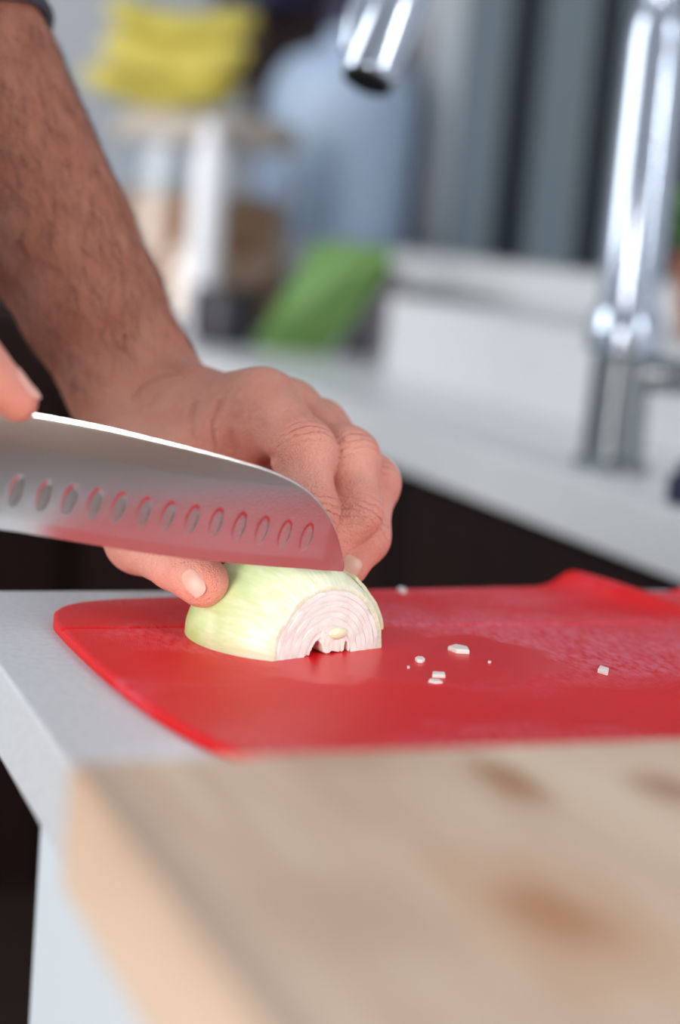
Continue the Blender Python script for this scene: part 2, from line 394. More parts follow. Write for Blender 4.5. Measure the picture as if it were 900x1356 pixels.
allp = np.vstack([arm_p]+[v[0] for v in fingers_L.values()]+[thumb_L[0]])
cut_p = wrist + (elbow-wrist)*0.93
lo = np.minimum(allp[:-1].min(0), allp.min(0))-0.05; hi = allp.max(0)+0.05
XL, QL = surface(left_sdf, lo, hi, 0.0009)

# knife frame: the blade stands almost upright, its top leaning a little to the near side
tip = ah(455, 756, 0.626); heel0 = ah(0, 701, 0.563)
ku = (tip-heel0)/np.linalg.norm(tip-heel0)
w0 = np.array([0, 0, 1.0]) - ku[2]*ku; w0 /= np.linalg.norm(w0)
v0 = np.cross(ku, w0)
if np.dot(v0, fw) > 0: v0 = -v0
LEAN = math.radians(5.9)
kw = math.cos(LEAN)*w0 + math.sin(LEAN)*v0; kv = math.cos(LEAN)*v0 - math.sin(LEAN)*w0
def kpx(px, py):
    p = on_plane(px, py, tip, kv)-tip; return np.array([np.dot(p, ku), np.dot(p, kw)])   # (along, up) measured from the tip
def kp(s, w, v=0.0): return tip + ku*s + kw*w + kv*v
S0, WS = kpx(0, 541)                                               # where the spine leaves the frame
def kq(u, v, w): return kp(S0+u, WS+w, v)

fingers_R = {
 'index':  ([kq(-.074, .016, .010), kq(-.042, .012, .036), kq(-.018, .003, .0195), kq(.0050, .0, .0030)], [0.0125, 0.0108, 0.0095, 0.0066]),
 'middle': ([kq(-.086, .022, .002), kq(-.060, .030, -.026), kq(-.056, .010, -.043), kq(-.060, -.013, -.034)], [0.0122, 0.0105, 0.0090, 0.0078]),
 'ring':   ([kq(-.106, .021, -.002), kq(-.084, .029, -.029), kq(-.080, .009, -.044), kq(-.083, -.013, -.034)], [0.0116, 0.0100, 0.0088, 0.0074]),
 'little': ([kq(-.124, .018, -.006), kq(-.107, .025, -.029), kq(-.103, .007, -.042), kq(-.105, -.011, -.034)], [0.0105, 0.0088, 0.0078, 0.0066])}
thumb_R = ([kq(-.132, -.014, .018), kq(-.090, -.022, .013), kq(-.056, -.020, .003), kq(-.028, -.013, -.006)], [0.0165, 0.0125, 0.0108, 0.0090])
wristR = kq(-.170, .006, .022); elbowR = np.array([-0.235, 0.36, ZC+0.215])
def right_sdf(P):
    arm = chain(P, [wristR+(elbowR-wristR)*t for t in arm_t], arm_r, 0.004)
    body = arm
    for nm, (pts, rad) in fingers_R.items():
        c_ = wristR*0.72+pts[0]*0.28
        body = smin(body, cap(P, c_, pts[0], 0.0155, rad[0]), 0.010)
    tp, tr = thumb_R
    body = smin(body, cap(P, wristR, tp[0], 0.021, 0.0165), 0.010)
    body = smin(body, cap(P, tp[0], tp[1], 0.0165, tr[1]), 0.008); body = smin(body, chain(P, tp[1:], tr[1:], 0.003), 0.005)
    fs = None
    for nm, (pts, rad) in fingers_R.items():
        f_ = chain(P, pts, rad, 0.0035); fs = f_ if fs is None else smin(fs, f_, 0.001)
    return smin(body, fs, 0.0055)
allr = np.vstack([[wristR, elbowR]]+[v[0] for v in fingers_R.values()]+[thumb_R[0]])
XRt, QRt = surface(right_sdf, allr.min(0)-0.05, allr.max(0)+0.05, 0.0019)

# the rest of the figure, standing at the left edge of the worktop
shL = np.array([-0.20, 0.78, 1.40]); shR = np.array([-0.20, 0.40, 1.40]); hipc = np.array([-0.24, 0.59, 0.92]); chest = np.array([-0.22, 0.59, 1.27])
headc = np.array([-0.11, 0.60, 1.62]); E3 = np.eye(3)
def rest_sdf(P):
    d = cap(P, (-0.21, 0.59, 1.36), (-0.14, 0.595, 1.52), 0.062, 0.056)                              # neck
    h = ell(P, headc, E3, (0.098, 0.076, 0.118)); h = smin(h, ell(P, headc+(0.035, 0, -0.06), E3, (0.062, 0.056, 0.065)), 0.03)   # skull, jaw
    h = smin(h, cap(P, headc+(0.098, 0, 0.0), headc+(0.116, 0, -0.028), 0.008, 0.013), 0.012)         # nose
    for s in (1, -1):
        h = smin(h, ell(P, headc+(-0.005, s*0.078, -0.01), E3, (0.022, 0.009, 0.032)), 0.006)         # ears
        h = np.maximum(h, -(np.linalg.norm(P-np.asarray(headc+(0.102, s*0.032, 0.004), np.float32), axis=1)-0.014))
        h = smin(h, np.linalg.norm(P-np.asarray(headc+(0.083, s*0.032, 0.002), np.float32), axis=1)-0.013, 0.002)
    h = np.maximum(h, -cap(P, headc+(0.103, -0.022, -0.068), headc+(0.103, 0.022, -0.068), 0.003, 0.003))
    d = smin(d, h, 0.02)
    d = smin(d, ell(P, chest, E3, (0.105, 0.175, 0.22)), 0.04); d = smin(d, ell(P, hipc, E3, (0.105, 0.160, 0.17)), 0.08)
    for sh, el in ((shL, elbow), (shR, elbowR)): d = smin(d, cap(P, sh, el, 0.054, 0.043), 0.03)
    for s in (1, -1): d = smin(d, chain(P, [hipc+(0, s*0.085, -0.05), hipc+(0.01, s*0.095, -0.45), hipc+(-0.02, s*0.10, -0.86)], [0.082, 0.055, 0.038], 0.02), 0.03)
    return d
XB, QB = surface(rest_sdf, (-0.42, 0.27, 0.0), (0.24, 0.92, 1.78), 0.0075)
V_ = np.vstack([XL, XRt, XB]); Q_ = np.vstack([QL, QRt+len(XL), QB+len(XL)+len(XRt)])
me = bpy.data.meshes.new('body'); me.from_pydata(V_.tolist(), [], Q_.tolist()); me.update()
# sun-tanned forearm fading to a pinker hand (pigment, by distance along the arm)
ax_ = (elbow-wrist); tt = ((XL-wrist)@ax_)/np.dot(ax_, ax_)
tan = np.concatenate([np.clip((tt+0.30)/0.42, 0, 1), np.full(len(XRt), 0.15), np.full(len(XB), 0.6)])
a_ = me.attributes.new('tan', 'FLOAT', 'POINT'); a_.data.foreach_set('value', tan.astype(np.float32))
fl_ = np.zeros(len(V_))                                          # rosier knuckles and fingertips
for pts, _r in list(fingers_L.values())+[thumb_L]+list(fingers_R.values()):
    for q, w_, am in ((pts[1], 0.012, 0.6), (pts[2], 0.010, 0.7), (pts[3], 0.011, 1.0)): fl_ = np.maximum(fl_, am*np.exp(-(((V_-q)**2).sum(1))/(w_*w_*1.6)))
fl_ = np.maximum(fl_, 0.8*np.exp(-(((V_-ah(330, 600, .69))**2).sum(1))/0.018**2))
a_ = me.attributes.new('flush', 'FLOAT', 'POINT'); a_.data.foreach_set('value', fl_.astype(np.float32))
best = np.zeros(len(V_)); kn = np.zeros(len(V_))                   # place along each finger round its joints, for the knuckle wrinkles
for pts, _r in list(fingers_L.values())+[thumb_L]+list(fingers_R.values())+[thumb_R]:
    for j, am in ((1, 1.0), (2, 0.8)):
        d1 = (pts[j]-pts[j-1])/np.linalg.norm(pts[j]-pts[j-1])+(pts[j+1]-pts[j])/np.linalg.norm(pts[j+1]-pts[j]); d1 /= np.linalg.norm(d1)
        bend = pts[j]-(pts[j-1]+pts[j+1])/2; bend /= np.linalg.norm(bend)+1e-9; q = V_-pts[j]
        w_ = am*np.exp(-((q@d1)/0.0062)**2)*np.exp(-((q*q).sum(1))/0.020**2)*np.clip(0.35+(q@bend)/0.010, 0, 1); m_ = w_ > best
        best[m_] = w_[m_]; kn[m_] = (q@d1)[m_]
for nm, arr in (('wrinkle_mask', best), ('wrinkle_along', kn)):
    a_ = me.attributes.new(nm, 'FLOAT', 'POINT'); a_.data.foreach_set('value', arr.astype(np.float32))
body = finish('body', me, M['skin']); part(body, PERSON)

def nail(f, px, py, axis, ln, wd, hit=None):
    p = march(f, px, py) if hit is None else hit
    if p is None: return
    n = grad(f, p); a = axis-np.dot(axis, n)*n; a /= np.linalg.norm(a); s = np.cross(n, a); vs_ = []; fs = []; NU, NV = 13, 11
    U, Vv = [g.ravel() for g in np.meshgrid(np.linspace(-1, 1, NU), np.linspace(-1, 1, NV), indexing='ij')]
    q = p + np.outer(U*np.sqrt(1-0.42*Vv*Vv)*ln/2, a) + np.outer(Vv*np.sqrt(1-0.42*U*U)*wd/2, s)
    for _ in range(3): q = q - grads(f, q)*f(q.astype(np.float32))[:, None]
    G = grads(f, q); rim = (np.abs(Vv) > 0.99) | (U < -0.99)
    vs_ = np.vstack([q + G*(0.00045+0.0006*np.clip(U, 0, 1)**2-0.0006*rim)[:, None], q - G*0.0004])
    K = NU*NV
    for i in range(NU-1):
        for j in range(NV-1):
            q = (i*NV+j, i*NV+j+1, (i+1)*NV+j+1, (i+1)*NV+j); fs.append(q); fs.append(tuple(K+x for x in q[::-1]))
    o = mesh_obj('fingernail', vs_, fs, M['nail']); part(o, PERSON)
nail(left_sdf, 254, 771, thumb_L[0][3]-thumb_L[0][2]+np.array([0, 0, -0.012]), 0.0125, 0.0088)
nail(left_sdf, 467, 751, fingers_L['ring'][0][3]-fingers_L['ring'][0][2], 0.0100, 0.0085)
pr = fingers_R['index'][0]; nail(right_sdf, 0, 0, pr[3]-pr[2], 0.0130, 0.0100, hit=pr[3]*0.85+pr[2]*0.15+kw*0.0050+ku*0.0055+kv*0.002)

# dark hairs on the forearm
def arm_hairs(n=5200):
    cand = np.where((tt > 0.05) & (tt < 0.80) & ((XL-CAM)@rt < 0.1))[0]
    pick = RNG.choice(cand, n, replace=False); vs_ = []; fs = []; NR_ = grads(left_base, XL[pick])
    for k, nrm in zip(pick, NR_):
        p = XL[k]
        if np.dot(nrm, -fw) < -0.45: continue
        dn = (wrist-elbow)/np.linalg.norm(wrist-elbow); side = np.cross(dn, nrm)
        dirv = dn*RNG.uniform(0.4, 1.0) + side*RNG.normal(0.35, 0.45) + nrm*0.32; dirv /= np.linalg.norm(dirv)
        L_ = RNG.uniform(0.007, 0.016); cv = (dn*0.5 - nrm*0.45)*L_; r = RNG.uniform(0.000045, 0.000085); b = len(vs_); s1 = np.cross(dirv, nrm); s1 /= np.linalg.norm(s1)+1e-9; s2 = np.cross(dirv, s1)
        for i, t in enumerate((0, 0.4, 0.75, 1.0)):
            c = p - nrm*0.0003 + dirv*L_*t + cv*t*t; rr = r*(1-0.8*t)
            for a in range(3): vs_.append(c + rr*(math.cos(a*2.094)*s1+math.sin(a*2.094)*s2))
        for i in range(3):
            for a in range(3): fs.append((b+i*3+a, b+i*3+(a+1) % 3, b+i*3+3+(a+1) % 3, b+i*3+3+a))
    o = mesh_obj('arm_hair', vs_, fs, M['hair']); o['kind'] = 'stuff'; part(o, PERSON)
arm_hairs()

# clothes
def shirt_sdf(P):
    d = ell(P, chest, E3, (0.122, 0.192, 0.235)); d = smin(d, ell(P, hipc+(0, 0, 0.06), E3, (0.125, 0.178, 0.20)), 0.09)
    d = smin(d, cap(P, shL+(0, -0.10, 0.01), shR+(0, 0.10, 0.01), 0.06, 0.06), 0.05)
    el2 = wrist+(elbow-wrist)*0.90
    d = smin(d, chain(P, [shL, elbow, el2], [0.066, 0.054, 0.050], 0.012), 0.03)
    d = smin(d, chain(P, [shR, elbowR, elbowR+(wristR-elbowR)*0.12], [0.066, 0.054, 0.050], 0.012), 0.03)
    return np.maximum(d, P[:, 2]-1.455)
XS, QS = surface(shirt_sdf, (-0.45, 0.24, 0.70), (0.26, 0.95, 1.50), 0.006)
sh = mesh_obj('shirt', XS, QS.tolist(), M['shirt']); part(sh, PERSON)
axn = (wrist-elbow)/np.linalg.norm(wrist-elbow); b0 = wrist+(elbow-wrist)*0.99
fl = np.linalg.norm(wrist-elbow)
cuff = lathe('cuff', b0, axn, [(0.0500, 0.0), (0.0490, 0.03*fl/0.23), (0.0462, 0.056), (0.0468, 0.0575), (0.0466, 0.0605), (0.0430, 0.0615), (0.0420, 0.050), (0.0420, 0.0)], M['shirt'], 64, PERSON, closed=False)
def tr_sdf(P):
    d = ell(P, hipc, E3, (0.122, 0.178, 0.16)); 
    for s in (1, -1): d = smin(d, chain(P, [hipc+(0, s*0.085, -0.05), hipc+(0.01, s*0.095, -0.45), hipc+(-0.02, s*0.10, -0.85)], [0.095, 0.070, 0.062], 0.02), 0.03)
    return np.maximum(d, 0.045-P[:, 2])
XT, QT = surface(tr_sdf, (-0.42, 0.33, 0.03), (-0.05, 0.86, 1.12), 0.009)
part(mesh_obj('trousers', XT, QT.tolist(), M['trousers']), PERSON)
for s in (1, -1):
    c = hipc+(-0.02, s*0.10, -0.92)
    f_ = lambda P: np.maximum(smin(ell(P, c+(0.075, 0, 0.035), E3, (0.135, 0.048, 0.042)), ell(P, c+(-0.01, 0, 0.06), E3, (0.06, 0.046, 0.07)), 0.03), 0.0-P[:, 2])
    X_, Q2 = surface(f_, c+(-0.12, -0.08, -0.02), c+(0.24, 0.08, 0.15), 0.008); part(mesh_obj('shoe', X_, Q2.tolist(), M['shoe']), PERSON)
def hair_sdf(P):
    d = ell(P, headc+(-0.012, 0, 0.018), E3, (0.102, 0.086, 0.118)); q = np.asarray(headc, np.float32)
    return np.maximum(d, -(((P[:, 2]-q[2])*0.75 - (P[:, 0]-q[0])*0.66)-0.0))
XH, QH = surface(hair_sdf, headc-0.15, headc+0.16, 0.007)
part(mesh_obj('hair', XH, QH.tolist(), M['hair']), PERSON)

# ------------------------------------------------------------------ the knife
KN = thing('kitchen_knife', 'broad steel kitchen knife with oval hollows along its blade, resting on the onion', 'knife', tuple(kp(S0-0.02, 0)))
def brushed_steel():
    m = mat('brushed_steel', (0.70, 0.68, 0.67, 1), 0.15, 1.0)
    nt = m.node_tree; N = nt.nodes; L = nt.links; b = N['Principled BSDF']
    tc = N.new('ShaderNodeTexCoord'); n = N.new('ShaderNodeTexNoise'); n.inputs['Scale'].default_value = 1500; n.inputs['Detail'].default_value = 2; L.new(tc.outputs['Object'], n.inputs['Vector'])
    bp = N.new('ShaderNodeBump'); bp.inputs['Strength'].default_value = 0.12; bp.inputs['Distance'].default_value = 0.0002; L.new(n.outputs['Fac'], bp.inputs['Height']); L.new(bp.outputs['Normal'], b.inputs['Normal'])
    return m
M['steel'] = brushed_steel(); M['handle'] = mat('black_handle', rgb(26, 26, 28), 0.45); M['rivet'] = mat('steel_rivet', (0.6, 0.6, 0.62, 1), 0.2, 1.0)
spine = [kpx(*p) for p in ((456, 753), (453, 735), (446, 708), (435, 683), (418, 660), (398, 643), (375, 630), (345, 618), (300, 605), (250, 592), (200, 580), (150, 568), (100, 558), (50, 549), (0, 541))]
spine += [spine[-1]+np.array([-0.045, 0.0016])]
edge = [kpx(*p) for p in ((455, 757), (430, 755.5), (400, 753), (350, 749.5), (300, 745), (250, 740), (200, 733.5), (150, 726), (100, 717.5), (50, 709), (0, 701))]
edge += [edge[-1]+np.array([-0.045, 0.0])]
spine = spline(spine, 8); edge = spline(edge, 8)
def build_blade():
    s_t, s_h = 0.0, spine[-1][0]
    NS, NV = 560, 84
    # even steps along the length, much finer near the rounded tip
    ss = -(np.linspace(0, 1, NS)**1.25)*(-s_h-0.0002) - 0.0002
    so = np.argsort(spine[:, 0]); eo = np.argsort(edge[:, 0])
    top = np.interp(ss, spine[so, 0], spine[so, 1]); bot = np.interp(ss, edge[eo, 0], edge[eo, 1])
    cs = [kpx(*p) for p in ((20, 650), (57, 657), (91, 662), (124, 667), (156, 672), (189, 678), (221, 683), (253, 688), (285, 692), (316, 697), (346, 702), (376, 707), (405, 711))]
    ka = np.array(kpx(412, 692))-np.array(kpx(399, 729)); ha = np.linalg.norm(ka)/2; ka /= np.linalg.norm(ka); kb = np.array([ka[1], -ka[0]])
    vv = np.linspace(0, 1, NV)
    Sg = np.repeat(ss[:, None], NV, 1); Wg = bot[:, None] + (top-bot)[:, None]*vv[None]
    hgt = Wg-bot[:, None]; T = np.where(hgt < 0.004, 0.0003*hgt/0.004, 0.0003+(hgt-0.004)*0.02); T = np.minimum(T, 0.00080)*np.clip((-Sg)/0.01, 0.25, 1); T = T*(1-0.22*np.clip((hgt-((top-bot)[:, None]-0.0004))/0.0004, 0, 1))
    D = np.zeros_like(T)
    for c in cs:
        a = (Sg-c[0])*ka[0]+(Wg-c[1])*ka[1]; b = (Sg-c[0])*kb[0]+(Wg-c[1])*kb[1]
        q = (a/ha)**2+(b/0.0021)**2; D = np.maximum(D, 0.00030*np.clip((1-q)/0.22, 0, 1)*np.clip(0.55+0.5*a/ha, 0.05, 1))
    vs_ = []; fs = []
    for sgn in (1, -1):
        tv = sgn*(T-D*(1 if sgn > 0 else 0.6)*np.minimum(1, T/0.0004))
        pts = tip + Sg[..., None]*ku + Wg[..., None]*kw + tv[..., None]*kv; vs_.append(pts.reshape(-1, 3))
    K = NS*NV; idx = np.arange(K).reshape(NS, NV)
    q = np.stack([idx[:-1, :-1], idx[1:, :-1], idx[1:, 1:], idx[:-1, 1:]], -1).reshape(-1, 4)
    fs = q.tolist() + (q[:, ::-1]+K).tolist()
    for j in (0, NV-1):
        for i in range(NS-1): fs.append((idx[i, j], idx[i+1, j], idx[i+1, j]+K, idx[i, j]+K))
    for i in (0, NS-1):
        for j in range(NV-1): fs.append((idx[i, j], idx[i, j+1], idx[i, j+1]+K, idx[i, j]+K))
    o = mesh_obj('blade', np.vstack(vs_), [tuple(int(x) for x in f) for f in fs], M['steel']); fix_normals(o); sharp(o, 40); return part(o, KN)
build_blade()
def knife_block(name, u0, u1, wlo, whi, th, m, bevel):
    bm = bmesh.new(); bmesh.ops.create_cube(bm, size=1.0)
    for v in bm.verts:
        u = u0 if v.co.x < 0 else u1; w = (wlo if v.co.z < 0 else whi); p = kq(u, v.co.y*th, w); v.co = Vector(p)
    bmesh.ops.bevel(bm, geom=list(bm.edges), offset=bevel, segments=3, affect='EDGES', profile=0.5); bmesh.ops.recalc_face_normals(bm, faces=list(bm.faces))
    me = bpy.data.meshes.new(name); bm.to_mesh(me); bm.free(); return part(finish(name, me, m), KN)
knife_block('bolster', -0.058, -0.040, -0.024, 0.004, 0.016, M['steel'], 0.003)
knife_block('handle', -0.160, -0.056, -0.026, 0.003, 0.019, M['handle'], 0.006)
for u in (-0.075, -0.105, -0.135): lathe('rivet', kq(u, -0.0099, -0.012), kv, [(0.003, 0), (0.003, 0.0198)], M['rivet'], 16, KN)

# ------------------------------------------------------------------ the red chopping mat
def red_mat():
    m = bpy.data.materials.new('red_plastic'); m.use_nodes = True; nt = m.node_tree; N = nt.nodes; L = nt.links; b = N['Principled BSDF']
    tc = N.new('ShaderNodeTexCoord')
    def noise(sc, det, st=(1, 1, 1), rz=0.0):
        mp = N.new('ShaderNodeMapping'); mp.inputs['Scale'].default_value = st; mp.inputs['Rotation'].default_value = (0, 0, rz); L.new(tc.outputs['Object'], mp.inputs['Vector'])
        n = N.new('ShaderNodeTexNoise'); n.inputs['Scale'].default_value = sc; n.inputs['Detail'].default_value = det; L.new(mp.outputs['Vector'], n.inputs['Vector']); return n.outputs['Fac']
    def rng(x, a, b_, c=0.0, d=1.0):
        r = N.new('ShaderNodeMapRange'); r.inputs['From Min'].default_value = a; r.inputs['From Max'].default_value = b_; r.inputs['To Min'].default_value = c; r.inputs['To Max'].default_value = d; L.new(x, r.inputs['Value']); return r.outputs['Result']
    def math_(op, x, y):
        k = N.new('ShaderNodeMath'); k.operation = op
        for i, q in enumerate((x, y)):
            if isinstance(q, (int, float)): k.inputs[i].default_value = q
            else: L.new(q, k.inputs[i])
        return k.outputs[0]
    # wet juice round the onion: irregular blob with an edge of its own
    wet = None
    for (px, py, sx, sy) in ((520, 858, 26, 30), (600, 868, 24, 26), (450, 868, 26, 26), (655, 868, 45, 70), (560, 890, 34, 60)):
        c = gp(px, py, 0.004)
        mp = N.new('ShaderNodeMapping'); mp.vector_type = 'TEXTURE'; mp.inputs['Location'].default_value = tuple(c); mp.inputs['Scale'].default_value = (1/sx, 1/sy, 1.0); L.new(tc.outputs['Object'], mp.inputs['Vector'])
        g = N.new('ShaderNodeVectorMath'); g.operation = 'LENGTH'; L.new(mp.outputs['Vector'], g.inputs[0])
        v = math_('ADD', g.outputs['Value'], math_('MULTIPLY', math_('SUBTRACT', noise(70, 4), 0.5), 1.1)); w = rng(v, 1.05, 0.85)
        wet = w if wet is None else math_('MAXIMUM', wet, w)
    # whitened, knife-scuffed plastic, plus pink window sheen painted into the colour
    scuff_sheen = math_('MULTIPLY', rng(noise(14, 5, (1, 1.6, 1)), 0.46, 0.66), rng(noise(500, 3, (1, 0.35, 1), 0.6), 0.36, 0.60))
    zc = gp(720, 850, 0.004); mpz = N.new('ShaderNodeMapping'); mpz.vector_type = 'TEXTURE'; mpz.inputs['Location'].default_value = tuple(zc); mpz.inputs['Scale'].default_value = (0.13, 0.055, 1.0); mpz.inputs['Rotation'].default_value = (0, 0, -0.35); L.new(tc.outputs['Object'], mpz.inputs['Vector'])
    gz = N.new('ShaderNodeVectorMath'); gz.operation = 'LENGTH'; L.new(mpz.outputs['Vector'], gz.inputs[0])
    sheen_zone = rng(math_('ADD', gz.outputs['Value'], math_('MULTIPLY', math_('SUBTRACT', noise(40, 4), 0.5), 1.2)), 1.15, 0.5)
    sheen_zone = math_('MULTIPLY', sheen_zone, rng(noise(600, 3, (1, 0.35, 1), 0.6), 0.34, 0.62))
    scuff_sheen = math_('MULTIPLY', math_('MAXIMUM', math_('MULTIPLY', scuff_sheen, 0.7), sheen_zone), math_('SUBTRACT', 1.0, wet))
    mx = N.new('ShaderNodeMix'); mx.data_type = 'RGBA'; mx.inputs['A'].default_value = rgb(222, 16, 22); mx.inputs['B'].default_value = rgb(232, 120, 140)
    L.new(math_('MULTIPLY', scuff_sheen, 0.75), mx.inputs['Factor']); L.new(mx.outputs['Result'], b.inputs['Base Color'])
    L.new(rng(wet, 0, 1, 0.46, 0.30), b.inputs['Roughness']); b.inputs['Specular IOR Level'].default_value = 0.28
    b.inputs['Subsurface Weight'].default_value = 0.15; b.inputs['Subsurface Radius'].default_value = (1, 0.08, 0.06); b.inputs['Subsurface Scale'].default_value = 0.004
    # fine diagonal pressed texture
    mp = N.new('ShaderNodeMapping'); mp.inputs['Rotation'].default_value = (0, 0, 0.9); L.new(tc.outputs['Object'], mp.inputs['Vector'])
    wv = N.new('ShaderNodeTexWave'); wv.inputs['Scale'].default_value = 260; wv.inputs['Distortion'].default_value = 0.3; wv.inputs['Detail'].default_value = 1; L.new(mp.outputs['Vector'], wv.inputs['Vector'])
    mp2 = N.new('ShaderNodeMapping'); mp2.inputs['Rotation'].default_value = (0, 0, -0.5); L.new(tc.outputs['Object'], mp2.inputs['Vector'])
    wv2 = N.new('ShaderNodeTexWave'); wv2.inputs['Scale'].default_value = 200; wv2.inputs['Distortion'].default_value = 0.3; L.new(mp2.outputs['Vector'], wv2.inputs['Vector'])
    hgt = math_('MULTIPLY', wv.outputs['Fac'], wv2.outputs['Fac'])
    bp = N.new('ShaderNodeBump'); bp.inputs['Distance'].default_value = 0.0004; L.new(rng(wet, 0, 1, 0.55, 0.12), bp.inputs['Strength']); L.new(hgt, bp.inputs['Height']); L.new(bp.outputs['Normal'], b.inputs['Normal'])
    return m
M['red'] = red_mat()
TH = 0.0038
def sst(a, b, x): t = min(1, max(0, (x-a)/(b-a))); return t*t*(3-2*t)
def mat_z(x, y):
    back = max(0.0, 0.664-y)
    xd = x-(0.391+back*0.5)
    z = 0.0072*math.exp(-(xd/(0.0095 if xd < 0 else 0.015))**2)*math.exp(-(back/0.05)**2)
    z += 0.040*sst(0.425+back*0.45, 0.507+back*0.45, x)*math.exp(-(back/0.11)**2)
    z -= 0.0009*math.exp(-((y-0.594)/0.0009)**2) if x < 0.40 else 0
    return z
def chopping_mat():
    ly = [0.420, 0.422, 0.427, 0.435, 0.454, 0.493, 0.541, 0.597, 0.614, 0.626, 0.634, 0.6385, 0.640]
    lx = [0.203, 0.193, 0.182, 0.172, 0.158, 0.148, 0.143, 0.141, 0.1425, 0.147, 0.156, 0.168, 0.178]
    sp_ = spline(list(zip(lx, ly)), 8); lx, ly = sp_[:, 0], np.maximum.accumulate(sp_[:, 1])
    rows = sorted(set([round(v, 5) for v in np.linspace(0.420, 0.640, 110)] + [round(0.420+0.012*k/14*k/14, 5) for k in range(14)] + [round(0.640-0.012*k/14*k/14, 5) for k in range(14)] + [round(0.594+d*0.00045, 5) for d in range(-5, 6)]))
    cols = np.concatenate([np.linspace(0, 0.02, 8)[:-1], np.linspace(0.02, 1, 120)]); NR, NC = len(rows), len(cols); top = []; bot = []
    for i, y in enumerate(rows):
        x0 = float(np.interp(y, ly, lx)); x1 = 0.56
        yo = y+0.010*sst(0.2, 0.42, 0.2)                            # (rows stay straight)
        for j, c in enumerate(cols):
            x = x0+(x1-x0)*c; yy = y + (0.017*min(1, max(0, (x-0.17)/0.12))+0.007*min(1, max(0, (x-0.29)/0.10))-0.0125*sst(0.393, 0.421, x))*sst(0.597, 0.638, y)
            dx = min(x-x0, y-rows[0], rows[-1]-y); rd = 0.0008; rnd = rd-math.sqrt(max(0, rd*rd-max(0, rd-dx)**2)) if dx < rd else 0
            z = mat_z(x, yy); top.append((x, yy, ZC+0.0001+z+TH-rnd)); bot.append((x, yy, ZC+0.0001+max(0, z)))
    K = NR*NC; idx = np.arange(K).reshape(NR, NC)
    q = np.stack([idx[:-1, :-1], idx[:-1, 1:], idx[1:, 1:], idx[1:, :-1]], -1).reshape(-1, 4)
    fs = q.tolist()+(q[:, ::-1]+K).tolist()
    ring = list(idx[0, :])+list(idx[1:, -1])+list(idx[-1, -2::-1])+list(idx[-2:0:-1, 0])
    for a, b in zip(ring, ring[1:]+ring[:1]): fs.append((int(a), int(a)+K, int(b)+K, int(b)))
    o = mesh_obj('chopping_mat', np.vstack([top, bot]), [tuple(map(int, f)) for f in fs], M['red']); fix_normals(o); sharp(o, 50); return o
tag(chopping_mat(), 'thin red plastic folding chopping mat under the onion', 'chopping board')

